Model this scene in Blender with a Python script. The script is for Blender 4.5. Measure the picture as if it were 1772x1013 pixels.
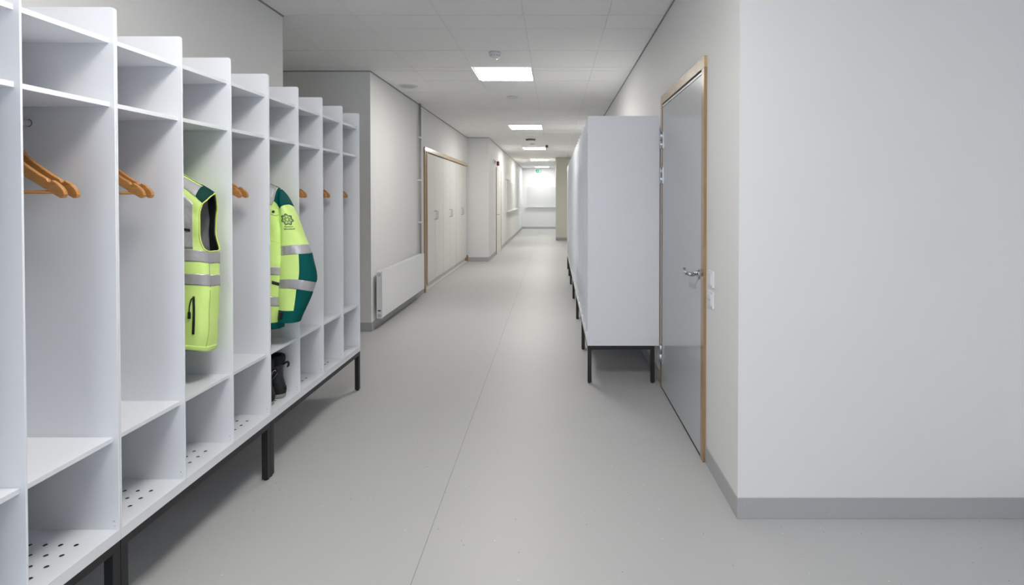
import bpy, bmesh, math, random
from mathutils import Vector, Matrix

for o in list(bpy.data.objects):
    bpy.data.objects.remove(o, do_unlink=True)
scn = bpy.context.scene
COL = scn.collection
R = math.radians
random.seed(4)

# ------------------------------------------------------------------ camera
F_PX, PITCH, PPX, PPY, CAM_H = 918.1, .01324, 959.5, 354.36, 1.3759
cd = bpy.data.cameras.new('camera')
cd.sensor_fit = 'HORIZONTAL'; cd.sensor_width = 36.0
cd.lens = F_PX / 1772 * 36.0
cd.shift_x = (886 - PPX) / 1772
cd.shift_y = (PPY - 506.5) / 1772
cd.clip_start = .02; cd.clip_end = 200
cam = bpy.data.objects.new('camera', cd); COL.objects.link(cam)
cam.location = (0, 0, CAM_H)
cam.rotation_euler = (math.pi / 2 - PITCH, 0, 0)
scn.camera = cam

# ------------------------------------------------------------------ world, exposure
W = bpy.data.worlds.new('world'); scn.world = W; W.use_nodes = True
wn = W.node_tree; wn.nodes.clear()
wb = wn.nodes.new('ShaderNodeBackground'); wo = wn.nodes.new('ShaderNodeOutputWorld')
wb.inputs[0].default_value = (.62, .78, 1.0, 1); wb.inputs[1].default_value = 0.8
wn.links.new(wb.outputs[0], wo.inputs[0])
vs = scn.view_settings
vs.view_transform = 'Standard'; vs.look = 'None'; vs.gamma = 1; vs.use_curve_mapping = False
vs.exposure = 0.07
scn.display_settings.display_device = 'sRGB'

LAMP_L = 29.5            # radiance of the ceiling panels
LAMP_COL = (1.0, .965, .905)
# daylight through an unseen window behind the camera, and the side window at the far end
def area(name, loc, rot, sx, sy, power, col):
    l = bpy.data.lights.new(name, 'AREA'); l.shape = 'RECTANGLE'; l.size = sx; l.size_y = sy
    l.energy = power; l.color = col
    o = bpy.data.objects.new(name, l); COL.objects.link(o); o.location = loc; o.rotation_euler = rot
    return o
area('daylight_fill_back', (-.55, -3.93, 1.6), (R(90), 0, 0), 2.3, 1.7, 46, (.80, .88, 1.0))  # added fill, its place and power set to brighten the lockers
area('daylight_far', (2.6, 22.0, 1.5), (0, R(90), 0), 1.8, 2.0, 8, (.74, .88, 1.0))

# ------------------------------------------------------------------ helpers
def tag(o, label=None, cat=None, group=None, kind=None):
    if label: o['label'] = label
    if cat: o['category'] = cat
    if group: o['group'] = group
    if kind: o['kind'] = kind
    return o
def empty(name, loc=(0, 0, 0), rz=0.0):
    o = bpy.data.objects.new(name, None); COL.objects.link(o)
    o.location = loc; o.rotation_euler = (0, 0, rz); o.empty_display_size = .1
    return o
class MB:
    def __init__(s): s.v = []; s.f = []; s.m = []; s.sm = []
    def add(s, vs_, fs, mat=0, smooth=False):
        n = len(s.v); s.v += [tuple(p) for p in vs_]
        for f in fs: s.f.append(tuple(i + n for i in f)); s.m.append(mat); s.sm.append(smooth)
        return s
    def box(s, x0, x1, y0, y1, z0, z1, mat=0):
        x0, x1 = min(x0, x1), max(x0, x1); y0, y1 = min(y0, y1), max(y0, y1); z0, z1 = min(z0, z1), max(z0, z1)
        v = [(x0,y0,z0),(x1,y0,z0),(x1,y1,z0),(x0,y1,z0),(x0,y0,z1),(x1,y0,z1),(x1,y1,z1),(x0,y1,z1)]
        return s.add(v, [(0,3,2,1),(4,5,6,7),(0,1,5,4),(1,2,6,5),(2,3,7,6),(3,0,4,7)], mat)
    def tube(s, pts, r, n=12, mat=0, caps=True, closed=False):
        pts = [Vector(p) for p in pts]; N = len(pts)
        rr = r if isinstance(r, (list, tuple)) else [r] * N
        rings = []; up = None
        for i, p in enumerate(pts):
            if closed: t = (pts[(i + 1) % N] - pts[i - 1])
            else: t = pts[min(i + 1, N - 1)] - pts[max(i - 1, 0)]
            t.normalize()
            if up is None:
                up = Vector((0, 0, 1)) if abs(t.z) < .9 else Vector((1, 0, 0))
            a = t.cross(up).normalized(); b = a.cross(t).normalized(); up = b
            rings.append([p + (a * math.cos(2*math.pi*k/n) + b * math.sin(2*math.pi*k/n)) * rr[i] for k in range(n)])
        v = [q for rg in rings for q in rg]; f = []
        M = N if closed else N - 1
        for i in range(M):
            j = (i + 1) % N
            for k in range(n):
                f.append((i*n+k, i*n+(k+1)%n, j*n+(k+1)%n, j*n+k))
        s.add(v, f, mat, True)
        if caps and not closed:
            m0 = len(s.v) - len(v)
            s.f.append(tuple(m0 + k for k in reversed(range(n)))); s.m.append(mat); s.sm.append(False)
            s.f.append(tuple(m0 + (N-1)*n + k for k in range(n))); s.m.append(mat); s.sm.append(False)
        return s
    def cyl(s, p0, p1, r, n=20, mat=0): return s.tube([p0, p1], r, n, mat)
    def prism(s, poly, axis, a0, a1, mat=0):
        # poly: 2-D points; axis 'y' -> (x,z), 'x' -> (y,z), 'z' -> (x,y)
        def P(p, a):
            return {'y': (p[0], a, p[1]), 'x': (a, p[0], p[1]), 'z': (p[0], p[1], a)}[axis]
        n = len(poly); v = [P(p, a0) for p in poly] + [P(p, a1) for p in poly]
        f = [tuple(range(n)), tuple(range(2*n-1, n-1, -1))] + [(i, i+n, (i+1)%n+n, (i+1)%n) for i in range(n)]
        return s.add(v, f, mat)
    def lathe(s, prof, c, n=32, mat=0, axis='z'):
        v = []
        for r, h in prof:
            for k in range(n):
                a = 2*math.pi*k/n; x, y = r*math.cos(a), r*math.sin(a)
                v.append({'z': (c[0]+x, c[1]+y, c[2]+h), 'x': (c[0]+h, c[1]+x, c[2]+y), 'y': (c[0]+x, c[1]+h, c[2]+y)}[axis])
        f = []
        for i in range(len(prof)-1):
            for k in range(n): f.append((i*n+k, i*n+(k+1)%n, (i+1)*n+(k+1)%n, (i+1)*n+k))
        s.add(v, f, mat, True)
        m0 = len(s.v) - len(v)
        s.f.append(tuple(m0+k for k in range(n))); s.m.append(mat); s.sm.append(False)
        s.f.append(tuple(m0+(len(prof)-1)*n+k for k in range(n))); s.m.append(mat); s.sm.append(False)
        return s
    def build(s, name, mats, parent=None, bevel=0, solid=0, fix=True):
        me = bpy.data.meshes.new(name); me.from_pydata(s.v, [], s.f)
        if not isinstance(mats, (list, tuple)): mats = [mats]
        for m in mats: me.materials.append(m)
        for p, mi, sm in zip(me.polygons, s.m, s.sm): p.material_index = mi; p.use_smooth = sm
        me.update()
        if fix:
            bm = bmesh.new(); bm.from_mesh(me); bmesh.ops.recalc_face_normals(bm, faces=bm.faces); bm.to_mesh(me); bm.free()
        o = bpy.data.objects.new(name, me); COL.objects.link(o)
        if parent: o.parent = parent
        if bevel:
            b = o.modifiers.new('bevel', 'BEVEL'); b.width = bevel; b.segments = 2; b.limit_method = 'ANGLE'; b.angle_limit = R(40)
        if solid:
            b = o.modifiers.new('solid', 'SOLIDIFY'); b.thickness = solid; b.offset = 0
        return o
def copy_tree(o, parent=None):
    c = o.copy(); COL.objects.link(c); c.parent = parent
    for ch in list(o.children): copy_tree(ch, c)
    return c

# ------------------------------------------------------------------ materials
def newmat(name):
    m = bpy.data.materials.new(name); m.use_nodes = True
    nt = m.node_tree; b = nt.nodes['Principled BSDF']
    return m, nt, b
def mat(name, col, rough=.5, metal=0, spec=.5, var=.03, nscale=3, bump=0, bscale=200, coat=0, anis=None, bdist=.002):
    m, nt, b = newmat(name)
    tc = nt.nodes.new('ShaderNodeTexCoord')
    nz = nt.nodes.new('ShaderNodeTexNoise'); nz.inputs['Scale'].default_value = nscale; nz.inputs['Detail'].default_value = 4
    if anis:
        mp = nt.nodes.new('ShaderNodeMapping'); mp.inputs['Scale'].default_value = anis
        nt.links.new(tc.outputs['Object'], mp.inputs[0]); nt.links.new(mp.outputs[0], nz.inputs['Vector'])
    else:
        nt.links.new(tc.outputs['Object'], nz.inputs['Vector'])
    mx = nt.nodes.new('ShaderNodeMixRGB')
    mx.inputs[1].default_value = tuple(max(0, c*(1-var)) for c in col) + (1,)
    mx.inputs[2].default_value = tuple(min(1, c*(1+var)) for c in col) + (1,)
    nt.links.new(nz.outputs['Fac'], mx.inputs[0]); nt.links.new(mx.outputs[0], b.inputs['Base Color'])
    b.inputs['Roughness'].default_value = rough; b.inputs['Metallic'].default_value = metal
    b.inputs['Specular IOR Level'].default_value = spec
    b.inputs['Coat Weight'].default_value = coat; b.inputs['Coat Roughness'].default_value = .12
    if bump:
        n2 = nt.nodes.new('ShaderNodeTexNoise'); n2.inputs['Scale'].default_value = bscale; n2.inputs['Detail'].default_value = 3
        nt.links.new(tc.outputs['Object'], n2.inputs['Vector'])
        bp = nt.nodes.new('ShaderNodeBump'); bp.inputs['Strength'].default_value = bump; bp.inputs['Distance'].default_value = bdist
        nt.links.new(n2.outputs['Fac'], bp.inputs['Height']); nt.links.new(bp.outputs[0], b.inputs['Normal'])
    return m
def s2l(h):
    h = h.lstrip('#'); c = [int(h[i:i+2], 16)/255 for i in (0, 2, 4)]
    return tuple(x/12.92 if x <= .04045 else ((x+.055)/1.055)**2.4 for x in c)
def vinyl(name, col, seam):
    m, nt, b = newmat(name); L = nt.links.new
    tc = nt.nodes.new('ShaderNodeTexCoord')
    nz = nt.nodes.new('ShaderNodeTexNoise'); nz.inputs['Scale'].default_value = 1.3; nz.inputs['Detail'].default_value = 5
    L(tc.outputs['Object'], nz.inputs['Vector'])
    base = nt.nodes.new('ShaderNodeMixRGB')
    base.inputs[1].default_value = tuple(c*.96 for c in col)+(1,); base.inputs[2].default_value = tuple(c*1.04 for c in col)+(1,)
    L(nz.outputs['Fac'], base.inputs[0]); cur = base.outputs[0]
    for sc, thr, c in ((23, .042, (.66, .66, .68)), (13, .040, (.72, .72, .74)), (17, .036, (.10, .10, .11)), (45, .045, tuple(k*.78 for k in col)), (52, .045, tuple(k*1.25 for k in col))):
        v = nt.nodes.new('ShaderNodeTexVoronoi'); v.inputs['Scale'].default_value = sc
        mp = nt.nodes.new('ShaderNodeMapping'); mp.inputs['Location'].default_value = (sc*.37, sc*.11, 0)
        L(tc.outputs['Object'], mp.inputs[0]); L(mp.outputs[0], v.inputs['Vector'])
        lt = nt.nodes.new('ShaderNodeMath'); lt.operation = 'LESS_THAN'; lt.inputs[1].default_value = thr
        L(v.outputs['Distance'], lt.inputs[0])
        mx = nt.nodes.new('ShaderNodeMixRGB'); mx.inputs[2].default_value = c+(1,)
        L(lt.outputs[0], mx.inputs[0]); L(cur, mx.inputs[1]); cur = mx.outputs[0]
    if seam is not None:
        sp = nt.nodes.new('ShaderNodeSeparateXYZ'); L(tc.outputs['Object'], sp.inputs[0])
        # weld seam runs along the corridor, very slightly askew
        my = nt.nodes.new('ShaderNodeMath'); my.operation = 'MULTIPLY_ADD'; my.inputs[1].default_value = .0038; my.inputs[2].default_value = seam
        L(sp.outputs['Y'], my.inputs[0])
        ad = nt.nodes.new('ShaderNodeMath'); ad.operation = 'ADD'; L(sp.outputs['X'], ad.inputs[0]); L(my.outputs[0], ad.inputs[1])
        ab = nt.nodes.new('ShaderNodeMath'); ab.operation = 'ABSOLUTE'; L(ad.outputs[0], ab.inputs[0])
        lt = nt.nodes.new('ShaderNodeMath'); lt.operation = 'LESS_THAN'; lt.inputs[1].default_value = .0019; L(ab.outputs[0], lt.inputs[0])
        mx = nt.nodes.new('ShaderNodeMixRGB'); mx.inputs[2].default_value = tuple(k*.62 for k in col)+(1,)
        L(lt.outputs[0], mx.inputs[0]); L(cur, mx.inputs[1]); cur = mx.outputs[0]
    L(cur, b.inputs['Base Color'])
    b.inputs['Roughness'].default_value = .42; b.inputs['Specular IOR Level'].default_value = .45
    n2 = nt.nodes.new('ShaderNodeTexNoise'); n2.inputs['Scale'].default_value = 260; L(tc.outputs['Object'], n2.inputs['Vector'])
    bp = nt.nodes.new('ShaderNodeBump'); bp.inputs['Strength'].default_value = .08; bp.inputs['Distance'].default_value = .001
    L(n2.outputs['Fac'], bp.inputs['Height']); L(bp.outputs[0], b.inputs['Normal'])
    return m
def wood(name, c1, c2, axis_scale, rough=.3, coat=.5):
    m, nt, b = newmat(name); L = nt.links.new
    tc = nt.nodes.new('ShaderNodeTexCoord'); mp = nt.nodes.new('ShaderNodeMapping'); mp.inputs['Scale'].default_value = axis_scale
    L(tc.outputs['Object'], mp.inputs[0])
    nz = nt.nodes.new('ShaderNodeTexNoise'); nz.inputs['Scale'].default_value = 6; nz.inputs['Detail'].default_value = 6; nz.inputs['Distortion'].default_value = 1.2
    L(mp.outputs[0], nz.inputs['Vector'])
    cr = nt.nodes.new('ShaderNodeValToRGB'); cr.color_ramp.elements[0].position = .3; cr.color_ramp.elements[0].color = c1+(1,)
    cr.color_ramp.elements[1].position = .7; cr.color_ramp.elements[1].color = c2+(1,)
    L(nz.outputs['Fac'], cr.inputs[0]); L(cr.outputs[0], b.inputs['Base Color'])
    b.inputs['Roughness'].default_value = rough; b.inputs['Coat Weight'].default_value = coat; b.inputs['Coat Roughness'].default_value = .1
    return m
def emis(name, col, strength, base=(.8, .8, .8)):
    m, nt, b = newmat(name)
    b.inputs['Base Color'].default_value = base + (1,)
    b.inputs['Emission Color'].default_value = col+(1,); b.inputs['Emission Strength'].default_value = strength
    return m
M = dict(
    wall=mat('wall_paint', (.815, .815, .81), .6, spec=.3, var=.012, bump=.05, bscale=350),
    pier=mat('pier_tone', (.70, .69, .61), .6, spec=.3, var=.012),  # darker, more olive colour than the other walls
    ceil=mat('ceiling_tile', (.95, .95, .95), .9, spec=.2, var=.02, bump=.1, bscale=500),
    bar=mat('ceiling_bar', (.88, .88, .88), .6, var=.01),
    gap=mat('ceiling_shadow_gap', (.32, .32, .31), .7, var=.02),
    floor=vinyl('floor_vinyl', (.52, .52, .523), .5035),
    base=vinyl('baseboard_vinyl', (.44, .442, .452), None),
    white=mat('locker_white', (.85, .87, .915), .32, spec=.5, var=.008),
    whiteedge=mat('locker_edge', (.82, .835, .85), .3, var=.005),
    black=mat('black_steel', (.012, .012, .013), .42, var=.1),
    rubber=mat('black_rubber', (.008, .008, .008), .7),
    cabinet=mat('cabinet_laminate', (.80, .80, .765), .45, var=.01),
    plinth=mat('cabinet_plinth', (.68, .68, .66), .5, var=.01),
    radiator=mat('radiator_enamel', (.88, .89, .905), .35, var=.005),
    grille=mat('grille_dark', (.12, .12, .125), .6),
    pipe=mat('pipe_paint', (.36, .37, .38), .4),
    seam=mat('hi_vis_seam', (.34, .50, .10), .6),
    plastic=mat('white_plastic', (.78, .78, .80), .3, var=.005),
    door=mat('door_laminate', (.56, .575, .595), .18, spec=.6, var=.012, nscale=1.5),
    chrome=mat('chrome', (.55, .56, .58), .2, metal=1, var=.02),
    steel=mat('brushed_steel', (.62, .63, .65), .32, metal=1, var=.04),
    hangw=wood('hanger_wood', s2l('B07A42'), s2l('C98F52'), (3, 30, 30), .35, .3),
    jamb=wood('jamb_wood', s2l('8C6F4C'), s2l('AC8C65'), (30, 30, 1.6), .28, .6),
    jambl=wood('lintel_wood', s2l('B8996B'), s2l('D3B88B'), (30, 1.6, 30), .25, .7),
    hiv=mat('hi_vis_fabric', (.73, .975, .30), .55, spec=.4, var=.02, nscale=14, bump=.45, bscale=11, bdist=.012),
    green=mat('dark_green_fabric', (.0, .092, .086), .7, spec=.15, var=.08, nscale=20, bump=.35, bscale=11, bdist=.010),
    bottle=mat('bottle_green_fabric', (.004, .048, .038), .65, spec=.15, var=.08, nscale=20, bump=.2, bscale=300),
    reflect=mat('reflective_tape', (.47, .46, .48), .3, metal=.3, spec=.7, var=.30, nscale=2.2, anis=(14, 14, 1.5), bump=.4, bscale=22, bdist=.008),  # streaked light and dark tone paints in the tape's reflections
    greyf=mat('silver_fabric', (.46, .46, .48), .4, metal=.15, spec=.5, var=.22, nscale=12, bump=.8, bscale=18, bdist=.012),
    lining=mat('lining_grey', (.36, .37, .385), .7, var=.2, nscale=9),
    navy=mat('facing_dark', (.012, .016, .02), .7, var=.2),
    piping=mat('piping_yellow', (.72, .85, .20), .5, var=.02),
    blackf=mat('black_webbing', (.01, .01, .012), .6),
    print_=mat('dark_green_print', (.02, .09, .03), .6),
    bootm=mat('boot_leather', (.020, .022, .026), .5, spec=.5, var=.25, nscale=40, bump=.5, bscale=120),
    fleece=mat('boot_fleece', (.010, .012, .022), .9, bump=1, bscale=400),
    sole=mat('boot_sole', (.30, .31, .31), .6, var=.1, nscale=30),
    red=mat('sounder_red', (.22, .01, .012), .4),
    glass=mat('pale_board', (.68, .695, .70), .5, var=.01),
    exitg=emis('exit_green', (.0, .42, .25), 1.0, (.0, .10, .06)),
    exitw=emis('exit_white', (.65, .95, .85), .8, (.3, .4, .38)),
    lamp=emis('lamp_diffuser', LAMP_COL, LAMP_L),
)

# ------------------------------------------------------------------ the setting
HC = 2.670
XR, YF = .7847, 2.2553            # right corridor wall, wall facing the camera on the right
XW, YW = -1.929, 3.780            # wall behind the left lockers and where it ends
XC, YP = -1.8805, 5.43            # corridor wall further on
XL, YL = -1.413, 11.43            # where the corridor narrows
YE = 23.35
def st(name, mb, m, parent=None, **k):
    o = mb.build(name, m, parent, **k)
    if parent is None: o['kind'] = 'structure'
    return o
st('floor', MB().box(-6.2, 3.2, -4.2, YE + .2, -.1, 0), M['floor'])
# suspended ceiling: 600 mm tiles laid between T bars
GX, GY = -.2194, 4.084
rects = [(XW, 2.05, -4, YF), (XW, XR, YF, YW), (-6, XR, YW, YP), (XC, XR, YP, YL), (XL, XR, YL, 17.05), (XL, .045, 17.05, 20.4), (XL, 3.0, 20.4, YE)]
lights_y = [GY + 1.2 + 4.2 * k for k in range(-2, 5)]
cmb = MB()
cmb.box(-6.2, 3.2, -4.2, YE + .2, HC + .012, HC + .1, 1)
for i in range(-10, 7):
    for j in range(-14, 33):
        cx0, cx1, cy0, cy1 = GX + .6*i, GX + .6*(i+1), GY + .6*j, GY + .6*(j+1)
        if i == -1 and any(abs(cy0 - ly) < .05 for ly in lights_y): continue
        for (x0, x1, y0, y1) in rects:
            a0, a1, b0, b1 = max(cx0, x0), min(cx1, x1), max(cy0, y0), min(cy1, y1)
            if a1 - a0 > .02 and b1 - b0 > .02:
                cmb.box(a0 + .0045, a1 - .0045, b0 + .004, b1 - .004, HC, HC + .011, 0)
                if a0 > x0 + .01: cmb.box(a0 - .0035, a0 + .0035, b0, b1, HC + .0004, HC + .012, 1)
st('ceiling', cmb, [M['ceil'], M['bar']], fix=False)
def wall(name, *boxes, m='wall'):
    mb = MB()
    for b in boxes: mb.box(*b)
    return st(name, mb, M[m])
wall('wall_left', (XW - .2, XW, -4.2, YW, 0, HC + .05))
wall('wall_passage', (-6.2, XC, YP, YP + .2, 0, HC + .05))
wall('wall_passage_end', (-6.2, -6.0, YW - .2, YP, 0, HC + .05), (-6.2, XW - .2, YW - .2, YW, 0, HC + .05))
WY0, WY1, WZ = 7.633, 11.405, 2.108
wall('wall_corridor', (XC - .2, XC, YP + .2, WY0, 0, HC + .05), (XC - .2, XC, WY0, YL, WZ, HC + .05), (XC - .75, XC - .6, WY0 - .2, YL + .2, 0, HC + .05))
wall('wall_return', (XC - .6, XL, YL, YL + .2, 0, HC + .05))
wall('wall_narrow', (XL - .2, XL, YL + .2, YE + .2, 0, HC + .05))
wall('wall_end', (XL, 3.2, YE, YE + .2, 0, HC + .05))
DY0, DY1, DZ = 2.735, 3.855, 2.108     # outer edges of the door frame on the right wall
wall('wall_right', (XR, XR + .2, YF + .15, DY0 + .02, 0, HC + .05), (XR, XR + .2, DY0 + .02, DY1 - .02, DZ - .02, HC + .05), (XR, XR + .2, DY1 - .02, 17.05, 0, HC + .05))
wall('wall_front_right', (XR, 2.25, YF, YF + .15, 0, HC + .05))
wall('wall_side', (2.06, 2.25, -4.2, YF, 0, HC + .05))
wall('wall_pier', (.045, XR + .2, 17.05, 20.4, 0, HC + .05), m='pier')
wall('wall_far_right', (XR + .2, 3.2, 20.2, 20.4, 0, HC + .05), (3.0, 3.2, 20.4, YE, 0, .9), (3.0, 3.2, 20.4, YE, 2.3, HC + .05), (3.0, 3.2, 20.4, 20.9, .9, 2.3), (3.0, 3.2, 23.0, YE, .9, 2.3))
wall('wall_back', (XW, 2.06, -4.2, -4.0, 0, .7), (XW, 2.06, -4.2, -4.0, 2.5, HC + .05), (XW, -1.75, -4.2, -4.0, .7, 2.5), (.65, 2.06, -4.2, -4.0, .7, 2.5))
wf = st('unseen_window_1', MB().box(-1.75, .65, -4.12, -4.06, .7, .76).box(-1.75, .65, -4.12, -4.06, 2.44, 2.5).box(-1.75, -1.69, -4.12, -4.06, .76, 2.44).box(.59, .65, -4.12, -4.06, .76, 2.44).box(-.58, -.52, -4.12, -4.06, .76, 2.44), M['plastic'])  # unseen window, opening shifted left to favour the lockers

# baseboards: floor vinyl coved up the wall
BH = .091
def bb(name, *segs):
    mb = MB()
    for (x0, x1, y0, y1) in segs: mb.box(x0, x1, y0, y1, 0, BH)
    return st(name, mb, M['base'], bevel=.0015)
T = .004
bb('baseboard_front_right', (XR - T, 2.06, YF - T, YF + .001))
bb('baseboard_right', (XR - T, XR + .001, YF + .001, DY0), (XR - T, XR + .001, DY1, 17.05 - T))
bb('baseboard_pier', (.045 - T, XR - T, 17.05 - T, 17.051), (.045 - T, .046, 17.051, 20.4))
bb('baseboard_left', (XW - .001, XW + T, -4, YW), (-5.99, XW + T, YW - .001, YW + T))
bb('baseboard_passage', (-5.99, XC + T, YP - T, YP + .001))
bb('baseboard_corridor', (XC - .001, XC + T, YP + .001, WY0))
bb('baseboard_return', (XC + .02, XL + T, YL - T, YL + .001))
bb('baseboard_narrow', (XL - .001, XL + T, YL + .001, 12.83), (XL - .001, XL + T, 13.965, YE - T))
bb('baseboard_end', (XL + T, 3.0, YE - T, YE + .001))
bb('baseboard_side', (2.06 - T, 2.061, -4, YF - T))
# thin wall angle where tiles meet walls, shadow gap painted in dark grey
def ang(name, *segs):
    mb = MB()
    for s in segs: mb.box(*s, HC - .010, HC - .001)
    return st(name, mb, M['gap'])
A = .007
ang('trim_1', (XR - A, XR, YF, 17.05), (.045 - A, XR, 17.05 - A, 17.05), (.045 - A, .045, 17.05, 20.4))
ang('trim_2', (XW, XW + A, -4, YW), (-6, XW + A, YW, YW + A), (-6, XC, YP - A, YP), (XC, XC + A, YP - A, YL), (XC, XL, YL - A, YL), (XL, XL + A, YL - A, YE), (XL, 3, YE - A, YE))
ang('trim_3', (XR - A, 2.06, YF - A, YF), (2.06 - A, 2.06, -4, YF - A))

# ------------------------------------------------------------------ right hand door
def hinge(parent, y, z0, z1, x):
    mb = MB()
    mb.cyl((x, y, z0), (x, y, (z0+z1)/2 - .001), .0095, 14).cyl((x, y, (z0+z1)/2 + .001), (x, y, z1), .0075, 14)
    mb.box(x + .004, x + .009, y - .035, y + .004, z0, z1)
    return mb.build('hinge', M['steel'], parent)
dr = st('door_1', MB().box(.777, XR + .10, DY0, DY0 + .052, 0, DZ - .06, 0).box(.777, XR + .1, DY1 - .052, DY1, 0, DZ - .06, 0), M['jamb'], bevel=.002)
# jambs stand 15 mm proud
for v in dr.data.vertices:
    if v.co.x < .8: v.co.x = .7695
MB().box(.7695, XR + .1, DY0, DY1, DZ - .060, DZ).build('lintel', M['jambl'], dr, bevel=.002)
MB().box(.7715, .790, DY0 + .052, DY1 - .052, DZ - .070, DZ - .0635).box(.7715, .790, DY0 + .052, DY0 + .056, .01, DZ - .07).build('seal', M['rubber'], dr)
MB().box(.773, .79, DY0 + .052, DY1 - .052, DZ - .083, DZ - .071).build('reveal_strip', M['plastic'], dr)
leaf = MB().box(.7735, .8135, DY0 + .0565, DY1 - .056, .012, DZ - .088).build('door_leaf', M['door'], dr, bevel=.001)
MB().box(.774, .86, DY0 + .052, DY1 - .052, 0, .010).build('threshold', M['rubber'], dr)
for z0, z1 in ((1.727, 1.847), (1.477, 1.593), (.19, .315)):
    hinge(dr, DY1 - .050, z0, z1, .7635)
hd = MB()
hy, hz = DY0 + .105, 0.965
hd.lathe([(.0, 0), (.026, 0), (.0265, .006), (.024, .009), (.010, .010), (.010, .030), (0, .030)], (.7735, hy, hz), 28, axis='x')
for i in range(len(hd.v)): hd.v[i] = (.7735 - (hd.v[i][0] - .7735), hd.v[i][1], hd.v[i][2])
hd.tube([(.745, hy, hz), (.725, hy + .002, hz), (.716, hy + .018, hz + .002), (.713, hy + .06, hz + .004), (.716, hy + .105, hz + .006), (.728, hy + .128, hz + .012)],
        [.0105, .0105, .0105, .0095, .009, .0085], 14)
hd.build('door_handle', M['chrome'], dr)

# switches beside the door
def switch(z, label, rocker):
    t = empty('wall_switch', (XR, 2.638, z)); tag(t, label, 'switch', 'white switches beside the grey door')
    MB().box(-.010, 0, -.0415, .0415, -.041, .041).build('cover_frame', M['plastic'], t, bevel=.003)
    if rocker:
        MB().box(-.015, -.009, -.029, .029, -.029, .029).build('rocker', M['plastic'], t, bevel=.002)
    else:
        r = MB().box(-.0145, -.009, -.029, .029, -.029, .029)
        r.build('rocker', M['plastic'], t, bevel=.002)
        MB().box(-.0152, -.0140, -.022, .022, -.0006, .0006).build('groove', M['grille'], t)
switch(.972, 'white wall switch beside the wooden door frame, the upper of two', True)
switch(.868, 'white wall switch beside the wooden door frame, the lower of two', False)

# ------------------------------------------------------------------ small left door with wooden edges
d2 = st('door_2', MB().box(XL, XL + .014, 12.835, 12.885, 0, 2.06).box(XL, XL + .014, 13.905, 13.955, 0, 2.06).box(XL, XL + .014, 12.835, 13.955, 2.06, 2.107), M['cabinet'], bevel=.001)
MB().box(XL + .0005, XL + .006, 12.885, 13.905, .01, 2.06).build('door_leaf', M['cabinet'], d2)
MB().box(XL, XL + .0165, 12.828, 12.8345, 0, 2.107).build('frame_edge', M['jamb'], d2)
MB().box(XL + .0145, XL + .0165, 13.90, 13.95, .0, 2.06).build('frame_edge', M['jamb'], d2)
h2 = MB(); h2.cyl((XL + .006, 13.0, .96), (XL + .05, 13.0, .96), .009, 10); h2.cyl((XL + .05, 12.99, .96), (XL + .05, 13.12, .96), .009, 10)
h2.build('door_handle', M['chrome'], d2)
for z in (1.72, .25):
    h3 = MB(); h3.cyl((XL + .02, 13.895, z), (XL + .02, 13.895, z + .11), .009, 10); h3.build('hinge', M['steel'], d2)

sd = MB(); sd.box(0, .055, -.09, .09, -.05, .05); o = sd.build('fire_sounder', M['red'], bevel=.006); o.location = (XL, 13.08, 2.215)
tag(o, 'small red alarm sounder on the wall above the far narrow door', 'alarm')
t = empty('wall_sensor', (XL, 12.35, 2.21)); tag(t, 'tiny white sensor with dark face on the wall left of the red sounder', 'sensor')
MB().box(0, .03, -.10, .10, -.05, .05).build('housing', M['plastic'], t, bevel=.004)
MB().box(.0305, .036, -.03, .08, -.035, .035).build('dark_face', M['rubber'], t)

# blank pale boards with a ledge
def board(name, label, loc, rz, w, z0, z1):
    t = empty(name, loc, rz); tag(t, label, 'board')
    MB().box(0, .018, 0, w, z0, z1).build('panel', M['glass'], t, bevel=.002)
    MB().box(0, .022, -.03, 0, z0, z1).box(0, .022, w, w + .03, z0, z1).box(0, .022, -.03, w + .03, z1, z1 + .02).build('edge_frame', M['plastic'], t)
    MB().box(0, .11, -.03, w + .03, z0 - .03, z0).build('ledge', M['plastic'], t, bevel=.002)
    return t
board('wall_board', 'long pale blank board with ledge on the far left corridor wall', (XL, 15.47, 0), 0, 4.93, .985, 1.85)
board('wall_board', 'pale blank board with ledge on the end wall under the exit sign', (-1.20, YE, 0), R(-90), 2.4, .98, 1.84) 
bx = MB().box(0, .05, -.5, .5, -.06, .06).build('projector_case', M['plastic'], bevel=.01)
bx.name = 'wall_cassette'; bx.location = (XL, 15.9, 1.965); tag(bx, 'white box-shaped cassette above the long left wall board', 'cassette')

# exit sign
t = empty('exit_sign', (-.655, 21.95, 2.472)); tag(t, 'green and white lit exit sign hanging at the far end', 'sign')
MB().box(-.105, .105, -.012, .012, -.06, .06).build('sign_body', M['exitg'], t, bevel=.002)
fig = MB()
fig.box(.015, .085, -.0135, -.0122, -.05, .05)                       # the doorway
fig.lathe([(0, 0), (.011, 0), (.011, .001), (0, .001)], (-.035, -.0135, .034), 16, axis='y')
fig.prism([(-.05, .02), (-.025, .022), (-.015, .0), (-.03, -.01), (-.01, -.03), (-.02, -.045), (-.03, -.03), (-.045, -.012), (-.065, -.03), (-.08, -.03), (-.055, .0)], 'y', -.0135, -.0122)
fig.build('pictogram', M['exitw'], t)
for wx in (-.08, .08): MB().cyl((wx, 0, .06), (wx, 0, HC - 2.472), .003, 8).build('hanger_wire', M['steel'], t)

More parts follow.
